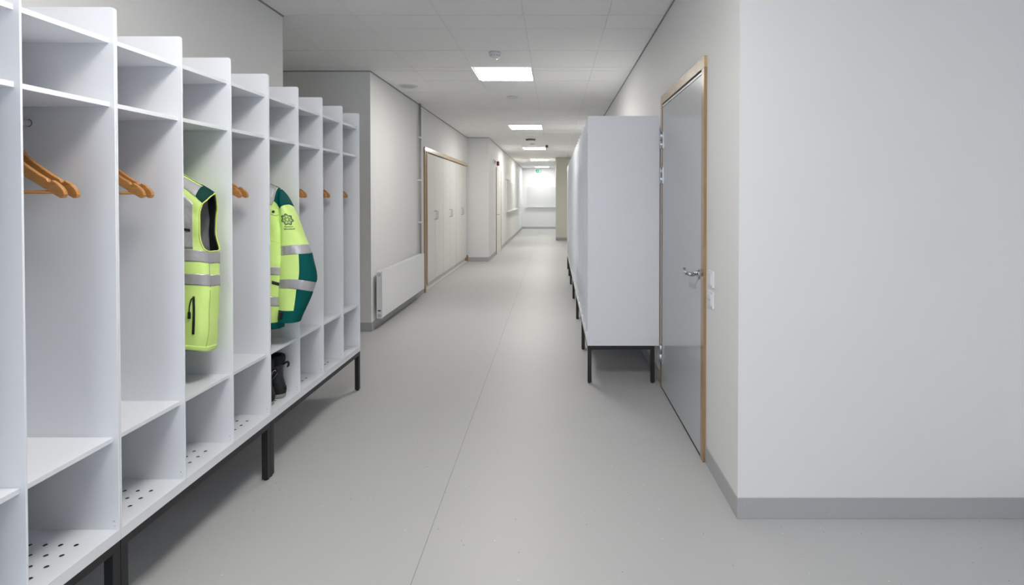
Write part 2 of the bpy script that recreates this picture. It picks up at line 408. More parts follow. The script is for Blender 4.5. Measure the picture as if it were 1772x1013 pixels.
# ------------------------------------------------------------------ ceiling lights and devices
names = {0: None, 1: None}
lab = {-2: 'square flush ceiling light far behind the camera', -1: 'square flush ceiling light above the front lockers',
       0: 'square flush ceiling light, the nearest and largest in view', 1: 'square flush ceiling light, second nearest in view',
       2: 'square flush ceiling light, third of the row down the corridor', 3: 'square flush ceiling light, fourth of the row down the corridor',
       4: 'square flush ceiling light, farthest, just before the end wall'}
for k, ly in zip(range(-2, 5), lights_y):
    t = empty('ceiling_light', (GX - .3, ly + .3, HC)); tag(t, lab[k], 'light', 'flush square lights along the corridor ceiling')
    fr = MB()
    fr.box(-.297, .297, -.297, -.283, -.004, .003).box(-.297, .297, .283, .297, -.004, .003).box(-.297, -.283, -.283, .283, -.004, .003).box(.283, .297, -.283, .283, -.004, .003)
    fr.build('frame', M['bar'], t)
    MB().box(-.283, .283, -.283, .283, -.002, .002).build('diffuser', M['lamp'], t)

t = empty('smoke_detector', (-.53, 4.74, HC)); tag(t, 'white smoke detector on the ceiling in front of the nearest light', 'detector')
MB().lathe([(.0, 0), (.054, 0), (.054, -.022), (.050, -.026), (0, -.026)], (0, 0, 0)).build('base', M['plastic'], t)
MB().lathe([(.0, -.026), (.046, -.026), (.046, -.04), (.030, -.056), (.012, -.062), (0, -.062)], (0, 0, 0)).build('sensor_head', M['plastic'], t)
sl = MB()
for k in range(12):
    a = 2*math.pi*k/12; sl.cyl((.0455*math.cos(a), .0455*math.sin(a), -.033), (.047*math.cos(a), .047*math.sin(a), -.033), .004, 8)
sl.build('vent_slot', M['grille'], t)
def disc(name, label, cat, x, y, r, h=.02, m='plastic'):
    t = empty(name, (x, y, HC)); tag(t, label, cat)
    MB().lathe([(0, 0), (r, 0), (r, -h*.4), (r*.9, -h), (0, -h)], (0, 0, 0)).build('rim', M[m], t)
    MB().lathe([(0, -h), (r*.72, -h), (r*.68, -h - .004), (0, -h - .004)], (0, 0, 0)).build('cover', M['steel'], t)
disc('ceiling_speaker', 'round grey ceiling speaker between the first and second lights', 'speaker', -.54, 6.84, .075)
disc('air_valve', 'round ceiling air valve just before the third light', 'vent', -.53, 11.76, .11, .03, 'grille')
disc('air_valve', 'small round ceiling disc right behind the dark air valve', 'vent', -.53, 12.77, .06)
disc('ceiling_diffuser', 'flat round white diffuser on the ceiling near the left corridor wall', 'vent', -1.70, 6.17, .115, .006)
o = MB().box(-.03, .03, -.04, .04, -.06, 0).build('ceiling_sensor', M['grille'], bevel=.008); o.location = (-.19, 13.1, HC); tag(o, 'tiny dark ceiling sensor at the corner of the third light', 'sensor')

# ------------------------------------------------------------------ radiator, pipes
rd = empty('radiator', (-1.79, 5.5, 0)); tag(rd, 'flat white panel radiator low on the left corridor wall', 'radiator')
MB().box(-.006, 0, .0, 1.78, .125, .598).build('front_panel', M['radiator'], rd, bevel=.003)
MB().box(-.056, -.050, .01, 1.77, .13, .59).build('rear_panel', M['radiator'], rd, bevel=.002)
MB().box(-.058, .001, -.002, .006, .118, .606).build('side_cover', M['radiator'], rd, bevel=.001)
MB().box(-.058, .001, 1.774, 1.782, .118, .606).build('side_cover', M['radiator'], rd, bevel=.001)
g = MB().box(-.058, .001, .006, .02, .598, .608).box(-.058, .001, 1.76, 1.774, .598, .608).box(-.058, -.052, .006, 1.774, .598, .608).box(-.005, .001, .006, 1.774, .598, .608)
k = .02
while k < 1.76: g.box(-.052, -.005, k, k + .006, .600, .606); k += .014
g.build('top_grille', M['radiator'], rd)
for z in (.575, .150):
    v = MB(); v.lathe([(0, 0), (.017, 0), (.017, -.006), (.012, -.006), (.010, -.001), (0, -.001)], (-.030, -.002, z), 24, axis='y'); vo = v.build('valve_plug', M['steel'], rd)
    v = MB(); v.lathe([(0, 0), (.008, 0), (.008, -.008), (0, -.008)], (-.030, -.002, z), 16, axis='y'); v.build('plug_cap', M['plastic'], vo)
MB().box(-.046, -.014, -.0035, -.0015, .193, .206).build('rating_plate', M['grille'], rd)
for y in (.25, 1.5): MB().box(-.0895, -.056, y, y + .04, .16, .56).build('bracket', M['radiator'], rd)

pp = empty('heating_pipe', (-1.855, 7.36, 0)); tag(pp, 'thin grey heating pipes running up the wall beside the tall cupboards', 'pipe')
for dy in (-.05, .0):
    MB().cyl((0, dy, .20), (0, dy, HC - .001), .009, 14).build('pipe', M['pipe'], pp)
for z in (2.204, 1.616, 1.036):
    MB().box(-.024, .014, -.075, .022, z - .012, z + .012).build('clamp', M['plastic'], pp, bevel=.003)

# ------------------------------------------------------------------ tall built-in cupboards on the left
fx = XC
tr = st('trim_4', MB().box(fx - .12, fx + .022, 7.633, 7.690, 0, WZ), M['jamb'], bevel=.002)
tr2 = st('trim_5', MB().box(fx - .12, fx + .020, 7.738, 7.788, .085, WZ - .06).box(fx - .12, fx - .02, 7.690, 7.738, .0, WZ - .06), M['jamb'], bevel=.002)
st('trim_6', MB().box(fx - .12, fx + .022, 7.690, YL - .005, WZ - .06, WZ), M['jambl'], bevel=.002)
st('trim_7', MB().box(fx - .12, fx + .022, YL - .055, YL - .006, 0, .135), M['jamb'])
st('trim_8', MB().box(fx - .12, fx + .004, 7.690, YL - .055, 0, .018), M['plinth'])
nms = ['nearest', 'middle', 'farthest']
for u in range(3):
    y0 = 7.792 + u * 1.192
    c = empty('cupboard', (fx, y0, 0)); tag(c, 'tall pale double-door cupboard in the wooden frame, the %s of three' % nms[u], 'cupboard', 'tall cupboards in the left wall')
    MB().box(-.58, -.03, .002, .020, .09, WZ - .065).box(-.58, -.03, 1.168, 1.186, .09, WZ - .065).box(-.58, -.56, .02, 1.168, .09, WZ - .065).box(-.56, -.03, .02, 1.168, WZ - .085, WZ - .065).box(-.56, -.03, .02, 1.168, .09, .11).build('body', M['cabinet'], c)
    MB().box(-.56, -.035, .002, 1.186, .018, .088).build('plinth', M['plinth'], c)
    for s in (0, 1):
        a0 = .003 + s * .594
        d = MB().box(-.026, -.006, a0, a0 + .588, .095, WZ - .066).build('door', M['cabinet'], c, bevel=.0015)
        hy_ = a0 + (.588 - .045 if s == 0 else .045)
        MB().tube([(-.006, hy_, 1.165), (.024, hy_, 1.165), (.030, hy_, 1.155), (.030, hy_, 1.045), (.024, hy_, 1.035), (-.006, hy_, 1.035)], .006, 10).build('handle', M['steel'], d)

# ------------------------------------------------------------------ cloakroom lockers
DEP = .527; PT = .006; FRT = .015
def divider_mb(y, both=True):
    r = .012; pts = []
    z0, z1 = .3142, 1.9776
    pts += [(-DEP, z0), (0, z0)]
    for k in range(7):
        a = k / 6 * math.pi / 2; pts.append((-r + r * math.cos(a), z1 - r + r * math.sin(a)))
    for k in range(7):
        a = math.pi / 2 + k / 6 * math.pi / 2; pts.append((-DEP + r + r * math.cos(a), z1 - r + r * math.sin(a)))
    m = MB(); m.prism(pts, 'y', y, y + PT); return m
def perforated(n, L):
    # thin deck with real drain holes and a folded front lip
    mb = MB(); z1, z0 = .3142, .3112
    y_cuts = [0.0]; cells = []
    cs = .0475
    for k in range(n):
        c = k * .3 + .147
        for j in range(4): cells.append(c + (j - 1.5) * cs)
    ys = [0.0]
    for c in cells:
        if c - cs/2 > ys[-1] + 1e-6: ys.append(c - cs/2)
        ys.append(c + cs/2)
    ys.append(L)
    ys = sorted(set(round(y, 6) for y in ys))
    nx = 8; xs = [-DEP] + [-.070 - cs*(nx - 1) - cs/2 + cs*i for i in range(nx + 1)] + [0.0]
    r = .0062; N = 12
    def is_hole(i, j):
        if not (1 <= i <= nx): return False
        yc = (ys[j] + ys[j+1]) / 2
        return any(abs(yc - c) < .002 for c in cells)
    for i in range(len(xs) - 1):
        for j in range(len(ys) - 1):
            x0, x1, y0, y1 = xs[i], xs[i+1], ys[j], ys[j+1]
            if not is_hole(i, j):
                for z, fl in ((z1, 0), (z0, 1)):
                    f = (0, 1, 2, 3) if not fl else (3, 2, 1, 0)
                    mb.add([(x0,y0,z),(x1,y0,z),(x1,y1,z),(x0,y1,z)], [f])
            else:
                xc, yc = (x0+x1)/2, (y0+y1)/2
                cor = [(x1,y1),(x0,y1),(x0,y0),(x1,y0)]
                circ = [(xc + r*math.cos(2*math.pi*(k+1.5)/N), yc + r*math.sin(2*math.pi*(k+1.5)/N)) for k in range(N)]
                for z, fl in ((z1, 0), (z0, 1)):
                    v = [(p[0],p[1],z) for p in cor] + [(p[0],p[1],z) for p in circ]; fs = []
                    for q in range(4):
                        a, b = q, (q+1) % 4
                        seg = [4 + (q*3 + t) % N for t in range(4)]
                        f = [a] + [b] + seg[::-1]
                        fs.append(tuple(f) if not fl else tuple(f[::-1]))
                    mb.add(v, fs)
                v = [(p[0],p[1],z1) for p in circ] + [(p[0],p[1],z0) for p in circ]
                mb.add(v, [(k, (k+1)%N, (k+1)%N+N, k+N) for k in range(N)], 1)
    # outer edges and the front lip
    mb.box(-.003, 0, 0, L, .2790, z0)
    mb.add([(-DEP,0,z0),(0,0,z0),(0,0,z1),(-DEP,0,z1)], [(0,1,2,3)]); mb.add([(-DEP,L,z0),(0,L,z0),(0,L,z1),(-DEP,L,z1)], [(3,2,1,0)])
    mb.add([(0,0,z0),(0,L,z0),(0,L,z1),(0,0,z1)], [(0,1,2,3)]); mb.add([(-DEP,0,z0),(-DEP,L,z0),(-DEP,L,z1),(-DEP,0,z1)], [(3,2,1,0)])
    mb.box(-DEP, -.003, 0, .003, .2790, z0); mb.box(-DEP, -.003, L - .003, L, .2790, z0); mb.box(-DEP, -DEP + .003, .003, L - .003, .2790, z0)
    return mb
def locker(n, loc, rz, label, group):
    L = n * .3 - .001
    t = empty('cloakroom_locker', loc, rz); tag(t, label, 'locker', group)
    perforated(n, L).build('bottom_deck', [M['white'], M['black']], t, fix=False)
    MB().box(-DEP - .004, -DEP - .0002, 0, L, .2790, 1.90).build('back_panel', M['white'], t)
    ys = [0.0] + [k*.3 - PT/2 for k in range(1, n)] + [L - PT]
    first = None
    for i, y in enumerate(ys):
        d = divider_mb(y).build('divider', M['white'], t, bevel=.0012)
        if i > 0:
            MB().cyl((-.016, y + .0005, .342), (-.016, y - .0012, .342), .0028, 8).cyl((-.013, y + .0005, .327), (-.013, y - .0010, .327), .0018, 8).build('screw', M['steel'], d)
    proto = {}
    for k in range(n):
        a = ys[k] + PT; b = ys[k+1]
        for nm, z0, z1 in (('hat_shelf', 1.864, 1.879), ('shelf', 1.663, 1.678), ('seat_shelf', .597, .612)):
            MB().box(-DEP, -FRT, a + .0004, b - .0004, z0, z1).build(nm, M['white'], t, bevel=.001)
        rl = MB().cyl((-.2725, a + .0004, 1.612), (-.2725, b - .0004, 1.612), .0105, 20).build('clothes_rail', M['white'], t)
        MB().cyl((-.2725, b - .0016, 1.612), (-.2725, b - .0003, 1.612), .0118, 20).build('rail_socket', M['grille'], rl)
    # black steel base
    e0, e1 = .0005, L - .0005; f0, f1 = -.0015, -DEP + .030; w = .029
    bf = MB()
    bf.box(f0 - w, f0, e0, e1, .2500, .2786).box(f1, f1 + w, e0, e1, .2500, .2786).box(f1 + w, f0 - w, e0, e0 + w, .2500, .2786).box(f1 + w, f0 - w, e1 - w, e1, .2500, .2786)
    bf.build('base_frame', M['black'], t, bevel=.001)
    for x in (f0 - w, f1):
        for y in (e0, e1 - w):
            lg = MB().box(x, x + w, y, y + w, .008, .2498).build('leg', M['black'], t, bevel=.001)
            MB().lathe([(0, 0), (.011, 0), (.011, .008), (0, .008)], (x + w/2, y + w/2, 0), 16).build('foot', M['rubber'], lg)
    return t
XLF = -1.3905
gL = 'white open lockers along the left wall'
locker(3, (XLF, .788, 0), 0, 'white open three-bay locker cut off by the left picture edge', gL)
locker(3, (XLF, 1.688, 0), 0, 'white open three-bay locker on the left holding the hi-vis vest', gL)
locker(4, (XLF, 2.588, 0), 0, 'white open four-bay locker on the left holding the jacket and boots', gL)
XRF = .2446; yy = 3.913
gR = 'white lockers along the right wall beyond the door'
for n, lb in ((3, 'white locker on black legs beside the grey door, nearest of the right-hand row'), (4, 'second white locker from the grey door in the right-hand row'),
              (4, 'third white locker from the grey door in the right-hand row'), (4, 'fourth white locker from the grey door in the right-hand row'),
              (3, 'fifth white locker from the grey door, last but one of the right-hand row'), (3, 'farthest white locker of the right-hand row')):
    L = n * .3
    locker(n, (XRF, yy + L - .001, 0), math.pi, lb, gR); yy += L

# ------------------------------------------------------------------ wooden hangers
HP = [(0, 1.560), (.020, 1.555), (.042, 1.538), (.066, 1.506), (.090, 1.486), (.115, 1.468), (.150, 1.444), (.172, 1.431), (.177, 1.423), (.183, 1.4225), (.187, 1.428), (.200, 1.420), (.214, 1.408), (.223, 1.396), (.226, 1.385), (.222, 1.376), (.212, 1.374),
      (.195, 1.384), (.175, 1.396), (.145, 1.415), (.120, 1.430), (.090, 1.449), (.060, 1.474), (.035, 1.499), (.018, 1.512), (0, 1.516)]
def make_hanger():
    t = empty('clothes_hanger', (0, 0, 0))
    poly = HP + [(-u, z) for (u, z) in HP[::-1] if u > 0]
    w = MB(); w.prism(poly, 'y', -.0065, .0065)
    o = w.build('wooden_bow', M['hangw'], t, bevel=.0025)
    MB().cyl((-.196, 0, 1.3925), (.196, 0, 1.3925), .0055, 14).build('trouser_bar', M['hangw'], t)
    pts = [(0, 0, 1.545), (0, 0, 1.572), (.004, 0, 1.582), (.0125, 0, 1.597)]
    for k in range(11):
        a = R(-32 + k * 22); pts.append((.0148 * math.cos(a), 0, 1.6105 + .0148 * math.sin(a)))
    MB().tube(pts, .0016, 8).build('hook', M['chrome'], t)
    return t
hang0 = make_hanger(); used = False
def place_hanger(y, label, rz=0.0):
    global used
    h = hang0 if not used else copy_tree(hang0); used = True
    h.location = (-1.663, y, 0); h.rotation_euler = (0, 0, rz); tag(h, label, 'hanger', 'wooden clothes hangers in the left lockers')
bays = [('left-most bay in view', 1.607, 1.566), ('bay just left of the hi-vis vest', 1.902, 1.866), ('bay between vest and jacket', 2.494, 2.440),
        ('bay just right of the jacket', 3.079, 3.043), ('second bay right of the jacket', 3.397, 3.350), ('last bay at the far end', 3.690, 3.645)]
for nm, ya, yb in bays:
    place_hanger(ya, 'wooden hanger in the %s, far one of two' % nm, R(random.uniform(-1, 1)))
    place_hanger(yb, 'wooden hanger in the %s, near one of two' % nm, R(random.uniform(-1, 1)))

# ------------------------------------------------------------------ cloth surfaces
def lerp_tab(tab, t):
    if t <= tab[0][0]: return tab[0][1]
    for i in range(len(tab) - 1):
        a, b = tab[i], tab[i + 1]
        if t <= b[0]:
            u = (t - a[0]) / (b[0] - a[0])
            pm = tab[i - 1] if i > 0 else a
            pn = tab[i + 2] if i + 2 < len(tab) else b
            ma = (b[1] - pm[1]) / (b[0] - pm[0]) * (b[0] - a[0]) if i > 0 else (b[1] - a[1])
            mb = (pn[1] - a[1]) / (pn[0] - a[0]) * (b[0] - a[0]) if i + 2 < len(tab) else (b[1] - a[1])
            u2, u3 = u * u, u * u * u
            return (2*u3-3*u2+1)*a[1] + (u3-2*u2+u)*ma + (-2*u3+3*u2)*b[1] + (u3-u2)*mb
    return tab[-1][1]
def sstep(a, b, t):
    t = min(1.0, max(0.0, (t - a) / (b - a)))
    return t * t * (3 - 2 * t)
def spow(v, e):
    return math.copysign(abs(v) ** e, v)
def cloth_body(th, s, g):
    # g: xc, yc, right / left half width tables over s, depth, hem front / back, shoulder tip z, slope, tip distance
    c, sn = math.cos(th), math.sin(th)
    xi = spow(c, 2 / g['n']); eta = spow(sn, 2 / g['n'])
    a = lerp_tab(g['aR'], s) if xi > 0 else lerp_tab(g['aL'], s)
    x = g['xc'] + a * xi
    d = abs(x - g['xc'])
    zt = g['ztip'] + g['slope'] * (g['dtip'] - max(d, .085))
    zmax = g['ztip'] + g['slope'] * (g['dtip'] - .085)
    zh = g['hemF'] + (g['hemB'] - g['hemF']) * (.5 + .5 * sn)
    z = zh + s * (zmax - zh) - sstep(.5, 1, s) * (zmax - zt)
    q = max(0.0, (s - g['sb']) / (1 - g['sb']))
    b = lerp_tab(g['b'], s) * math.sqrt(max(0.0, 1 - q ** 2.2)) + .004
    y = g['yc'] + b * eta
    # soft folds
    k = g['fold'] * (1 - .8 * q)
    f = k * (math.sin(9 * th + 7 * s + 1) * .35 + math.sin(23 * s + 3 * th) * .45 + math.sin(37 * s - 5 * th + 2) * .25 + math.sin(5*th - 14*s) * .4)
    return (x + f * c, y + f * sn, z)
def cloth_sleeve(th, s, g):
    a = max(.002, lerp_tab(g['a'], s)); b = max(.002, lerp_tab(g['b'], s))
    xc = lerp_tab(g['x'], s); yc = lerp_tab(g['y'], s)
    c, sn = math.cos(th), math.sin(th)
    f = g['fold'] * min(1, s * 6) * (math.sin(17 * s + 2 * th) * .6 + math.sin(31 * s - 3 * th + 1) * .35 + math.sin(4 * th + 9 * s) * .4)
    n = g.get('n', 2.3)
    x = xc + (a + f) * spow(c, 2 / n); y = yc + (b + f) * spow(sn, 2 / n)
    z = lerp_tab(g['z'], s) + g.get('tilt', 0) * s * (x - xc)
    return (x, y, z)
VEST = dict(xc=-1.66, yc=2.168, n=4.2, aR=[(0, .247), (.1, .262), (.45, .268), (.6, .263), (.85, .262), (1, .268)],
            aL=[(0, .23), (.3, .24), (1, .24)], b=[(0, .07), (.5, .072), (.6, .066), (1, .066)],
            hemF=.775, hemB=.725, ztip=1.398, slope=.58, dtip=.268, sb=.84, fold=.0038)
JACKET = dict(xc=-1.66, yc=2.722, n=3.6, aR=[(0, .252), (.2, .268), (.5, .285), (.8, .27), (1, .255)],
            aL=[(0, .235), (.3, .24), (1, .235)], b=[(0, .07), (.5, .078), (1, .07)],
            hemF=.712, hemB=.70, ztip=1.421, slope=.54, dtip=.255, sb=.82, fold=.0045)

# ------------------------------------------------------------------ clothes
def grid_mesh(fn, g, ths, ss, skip=None, closed=False, mat=0):
    mb = MB(); nt_, ns = len(ths), len(ss)
    v = [fn(th, s, g) for s in ss for th in ths]; f = []
    for j in range(ns - 1):
        for i in range(nt_ if closed else nt_ - 1):
            k = (i + 1) % nt_
            tc = ths[i] + ((ths[k] - ths[i]) if k else (2*math.pi + ths[0] - ths[i])) / 2; sc = (ss[j] + ss[j+1]) / 2
            if skip and skip(tc, sc): continue
            f.append((j*nt_+i, j*nt_+k, (j+1)*nt_+k, (j+1)*nt_+i))
    mb.add(v, f, mat, True); return mb
def lin(a, b, n): return [a + (b - a) * i / n for i in range(n + 1)]
def pl(tab, t):
    if t <= tab[0][0]: return tab[0][1]
    for a, b in zip(tab, tab[1:]):
        if t <= b[0]: return a[1] + (b[1] - a[1]) * (t - a[0]) / max(1e-9, b[0] - a[0])
    return tab[-1][1]
def nrm(fn, th, s, g):
    e = .004; p = Vector(fn(th, s, g))
    a = Vector(fn(th + e, s, g)) - Vector(fn(th - e, s, g)); b = Vector(fn(th, min(1, s + e), g)) - Vector(fn(th, max(0, s - e), g))
    n = a.cross(b)
    if n.length < 1e-12: return p, Vector((0, 0, 1))
    n.normalize(); return p, n
def patch(fn, g, t0, t1, lo, hi, off=.0016, du=None, nv=14, sgn=1, skip=None):
    # thin sewn-on layer: top face offset from the cloth, with a skirt round its edge
    n = max(2, int((t1 - t0) / (du or .05))); ths = lin(t0, t1, n); mb = MB(); top = []; bot = []
    for j in range(nv + 1):
        for th in ths:
            a, b = (pl(lo, th) if isinstance(lo, list) else lo), (pl(hi, th) if isinstance(hi, list) else hi)
            s = a + (b - a) * j / nv
            p, q = nrm(fn, th, s, g); top.append(tuple(p + q * off * sgn)); bot.append(tuple(p))
    m = n + 1; f = []
    for j in range(nv):
        for i in range(n):
            if skip and skip((ths[i] + ths[i+1]) / 2, 0): continue
            f.append((j*m+i, j*m+i+1, (j+1)*m+i+1, (j+1)*m+i))
    K = len(top); per = [i for i in range(m)] + [j*m+n for j in range(1, nv+1)] + [nv*m+i for i in range(n-1, -1, -1)] + [j*m for j in range(nv-1, 0, -1)]
    sk = [(per[i], per[(i+1) % len(per)], per[(i+1) % len(per)] + K, per[i] + K) for i in range(len(per))]
    mb.add(top + bot, f, 0, True); mb.add([], [], 0)
    for q in sk: mb.f.append(q); mb.m.append(0); mb.sm.append(False)
    return mb
def curve_on(fn, g, pts, off, close=True, sub=6):
    out = []
    N = len(pts)
    for i in range(N if close else N - 1):
        p0, p1, p2, p3 = pts[i-1] if (i or close) else pts[i], pts[i], pts[(i+1) % N], pts[(i+2) % N] if (close or i + 2 < N) else pts[i+1]
        for k in range(sub):
            u = k / sub
            q = [.5 * ((2*p1[c]) + (-p0[c]+p2[c])*u + (2*p0[c]-5*p1[c]+4*p2[c]-p3[c])*u*u + (-p0[c]+3*p1[c]-3*p2[c]+p3[c])*u**3) for c in (0, 1)]
            p, n = nrm(fn, q[0], min(1, max(0, q[1])), g); out.append(tuple(p + n * off))
    return out
def inside(poly, x, y):
    c = False
    for i in range(len(poly)):
        (x1, y1), (x2, y2) = poly[i], poly[i-1]
        if (y1 > y) != (y2 > y) and x < (x2-x1)*(y-y1)/(y2-y1)+x1: c = not c
    return c
PI = math.pi
V = VEST
ARM = [(.10, .992), (-.154, .973), (-.329, .942), (-.461, .915), (-.49, .881), (-.534, .808), (-.555, .70), (-.548, .631), (-.49, .588), (-.38, .560), (-.20, .546), (0, .5415), (.15, .544), (.30, .556), (.42, .60), (.46, .67), (.46, .78), (.42, .86), (.36, .92), (.25, .968)]
ARML = [(PI - a, s) for a, s in ARM]
neckV = lambda th, s: s > .93 and abs(spow(math.cos(th), 2 / V['n'])) < .30
def skipV(th, s):
    t = (th + PI) % (2 * PI) - PI
    if inside(ARM, t, s): return True
    t2 = t if t > 0 else t + 2 * PI
    return inside(ARML, t2, s) or neckV(t, s)
vest = empty('safety_vest', (0, 0, 0)); tag(vest, 'sleeveless yellow-green hi-vis vest with grey stripes hanging in the left locker', 'vest')
ths = lin(-PI, PI, 330)[:-1]; ss = lin(0, .86, 210) + lin(.863, 1, 55)
grid_mesh(cloth_body, V, ths, ss, skipV, True).build('vest_body', M['hiv'], vest, fix=True)
def inner(base, d):
    def f(th, s, g):
        p, n = nrm(base, th, s, g)
        if s > .985: return tuple(p + Vector((0, 0, -d*2)))
        return tuple(p - n * d)
    return f
inV = inner(cloth_body, .004)
sN = lin(0, .98, 90)
grid_mesh(inV, V, lin(-PI, PI, 150)[:-1], sN, lambda a, s: skipV(a, s) or skipV(a - .02, s), True).build('lining', M['lining'], vest, fix=True)
# dark facing inside the back of the armhole
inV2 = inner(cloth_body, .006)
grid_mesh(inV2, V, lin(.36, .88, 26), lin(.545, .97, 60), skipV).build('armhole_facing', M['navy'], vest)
for A_ in (ARM, ARML):
    MB().tube(curve_on(cloth_body, V, A_, .001), .0028, 8, closed=True).build('armhole_piping', M['piping'], vest)
# reflective bands go all round
for lo, hi in (([(-PI, .483), (-1.016, .481), (-.563, .481), (-.183, .477), (.445, .469), (PI, .480)], [(-PI, .549), (-1.016, .5495), (-.548, .546), (-.45, .545), (-.139, .5375), (.30, .5375), (.46, .5346), (PI, .549)]),
               ([(-PI, .355), (-1.016, .354), (-.636, .354), (-.227, .354), (.533, .346), (PI, .354)], [(-PI, .416), (-1.016, .4155), (-.183, .4155), (.182, .408), (PI, .415)])):
    patch(cloth_body, V, -PI, PI, lo, hi, .0014, .02, 10).build('reflective_band', M['reflect'], vest)
# silver chest panel with yellow edge left around it
patch(cloth_body, V, -1.50, -.795, .552, [(-1.5, .93), (-1.075, .917), (-.914, .902), (-.795, .888)], .0012, .02, 20).build('chest_panel', M['greyf'], vest)
patch(cloth_body, V, -1.40, -.775, [(-1.4, .960), (-1.104, .951), (-.972, .9465), (-.775, .934)], [(-1.4, .995), (-.775, .9985)], .0012, .015, 12, ).build('shoulder_panel', M['greyf'], vest)
# bottle green shoulder yoke, front and back up to the ridge
def yoke_lo(): return [(-.775, .9385), (-.651, .927), (-.47, .9165), (-.461, .917), (-.329, .944), (-.154, .9745), (-.02, .990)]
patch(cloth_body, V, -.775, -.02, yoke_lo(), 1.0, .0022, .012, 16).build('shoulder_yoke', M['bottle'], vest)
patch(cloth_body, V, .27, .90, [(.27, .965), (.36, .925), (.42, .89), (.9, .88)], 1.0, .002, .012, 16).build('shoulder_yoke', M['bottle'], vest)
for sgn in (1, -1):
    patch(cloth_body, V, *( (PI + .02 - 2*PI, -2.37) if sgn > 0 else (2.3, PI - .27)), ([(-PI, .99), (-2.9, .955), (-2.68, .917), (-2.37, .93)] if sgn > 0 else [(2.3, .88), (2.72, .89), (2.87, .965)]), 1.0, .002, .012, 14).build('shoulder_yoke', M['bottle'], vest)
# stand-up collar round the hook
cl = MB()
for j, (z, rx, ry) in enumerate(((1.500, .084, .050), (1.525, .080, .052), (1.556, .076, .050), (1.560, .072, .046), (1.530, .074, .046), (1.505, .078, .045))):
    for k in range(40):
        a = 2*PI*k/40; cl.v.append((V['xc'] + rx*math.cos(a), V['yc'] + ry*math.sin(a), z))
for j in range(5):
    for k in range(40): cl.f.append((j*40+k, j*40+(k+1)%40, (j+1)*40+(k+1)%40, (j+1)*40+k)); cl.m.append(0); cl.sm.append(True)
cl.build('collar', M['bottle'], vest)
# slanted pocket zip with hanging puller, chest tag
patch(cloth_body, V, -.815, -.745, .088, .292, .003, .01, 14).build('pocket_zip', M['blackf'], vest)
pz = patch(cloth_body, V, -.935, -.870, .172, .207, .006, .02, 6).build('zip_puller', M['blackf'], vest)
MB().tube(curve_on(cloth_body, V, [(-.80, .283), (-.845, .275), (-.885, .24), (-.897, .205)], .006, False), .0022, 8).build('puller_cord', M['blackf'], pz)
patch(cloth_body, V, -1.16, -.868, .669, .687, .0035, .02, 4).build('pocket_tag', M['blackf'], vest)
MB().tube(curve_on(cloth_body, V, [(-.13, .02 + .0), (-.15, .12), (-.14, .25), (-.16, .34)], .0003, False), .0011, 6).build('side_seam', M['seam'], vest)
MB().tube(curve_on(cloth_body, V, [(-.145, .348), (-.14, .42), (-.14, .47), (-.13, .54)], .0012, False), .0010, 6).build('side_seam', M['lining'], vest)
patch(cloth_body, V, -PI/2 - .01, -PI/2 + .01, .0, .955, .002, .004, 40).build('front_zip', M['blackf'], vest)
# the turned-up hem at the back
patch(cloth_body, V, -PI, PI, .0, .026, .0012, .03, 3).build('hem', M['hiv'], vest)

# jacket -------------------------------------------------------------
J = JACKET
SLEEVE = dict(fold=.0026, x=[(0.0, -1.4005), (0.0295, -1.3909), (0.0679, -1.382), (0.1241, -1.3717), (0.2068, -1.3572), (0.3368, -1.3415), (0.4446, -1.3257), (0.5524, -1.3195), (0.6263, -1.3153), (0.6957, -1.3156), (0.7696, -1.3249), (0.8789, -1.3418), (1.0, -1.3586)],
  y=[(0, 2.715), (1, 2.715)], a=[(0.0, 0.0021), (0.0295, 0.0036), (0.0679, 0.0097), (0.1241, 0.0214), (0.2068, 0.0378), (0.3368, 0.0536), (0.4446, 0.0668), (0.5524, 0.0835), (0.6263, 0.0898), (0.6957, 0.0898), (0.7696, 0.0819), (0.8789, 0.0688), (1.0, 0.0526)],
  b=[(0.0, 0.0055), (0.0295, 0.0275), (0.0679, 0.044), (0.1241, 0.0522), (0.2068, 0.055), (0.3368, 0.055), (0.7696, 0.055), (0.8789, 0.0495), (1.0, 0.0495)],
  z=[(0.0, 1.42), (0.0295, 1.4), (0.0679, 1.374), (0.1241, 1.336), (0.2068, 1.28), (0.3368, 1.192), (0.4446, 1.119), (0.5524, 1.046), (0.6263, 0.996), (0.6957, 0.949), (0.7696, 0.899), (0.8789, 0.825), (1.0, 0.743)])
jk = empty('safety_jacket', (0, 0, 0)); tag(jk, 'long-sleeved hi-vis jacket with dark green shoulder, its sleeve bulging out of the left locker', 'jacket')
neckJ = lambda th, s: s > .93 and abs(spow(math.cos(th), 2 / J['n'])) < .30
grid_mesh(cloth_body, J, lin(-PI, PI, 300)[:-1], lin(0, .86, 200) + lin(.863, 1, 50), neckJ, True).build('jacket_body', M['hiv'], jk)
grid_mesh(inner(cloth_body, .004), J, lin(-PI, PI, 110)[:-1], lin(0, .97, 60), neckJ, True).build('lining', M['lining'], jk)
for lo, hi in (([(-PI, .345), (-.738, .346), (-.329, .342), (PI, .345)], [(-PI, .40), (-.768, .40), (-.329, .3923), (PI, .40)]),
               ([(-PI, .15), (-.68, .150), (-.198, .1423), (PI, .15)], [(-PI, .212), (-.695, .2115), (-.212, .2038), (PI, .212)])):
    patch(cloth_body, J, -PI, PI, lo, hi, .0014, .02, 8).build('reflective_band', M['reflect'], jk)
patch(cloth_body, J, -PI, PI, 0, .0423, .0016, .02, 5).build('green_hem', M['green'], jk)
patch(cloth_body, J, -1.30, -.42, [(-1.3, .86), (-.62, .865), (-.505, .905), (-.42, .965)], [(-1.3, .999), (-.42, .999)], .0016, .012, 20).build('shoulder_panel', M['greyf'], jk)
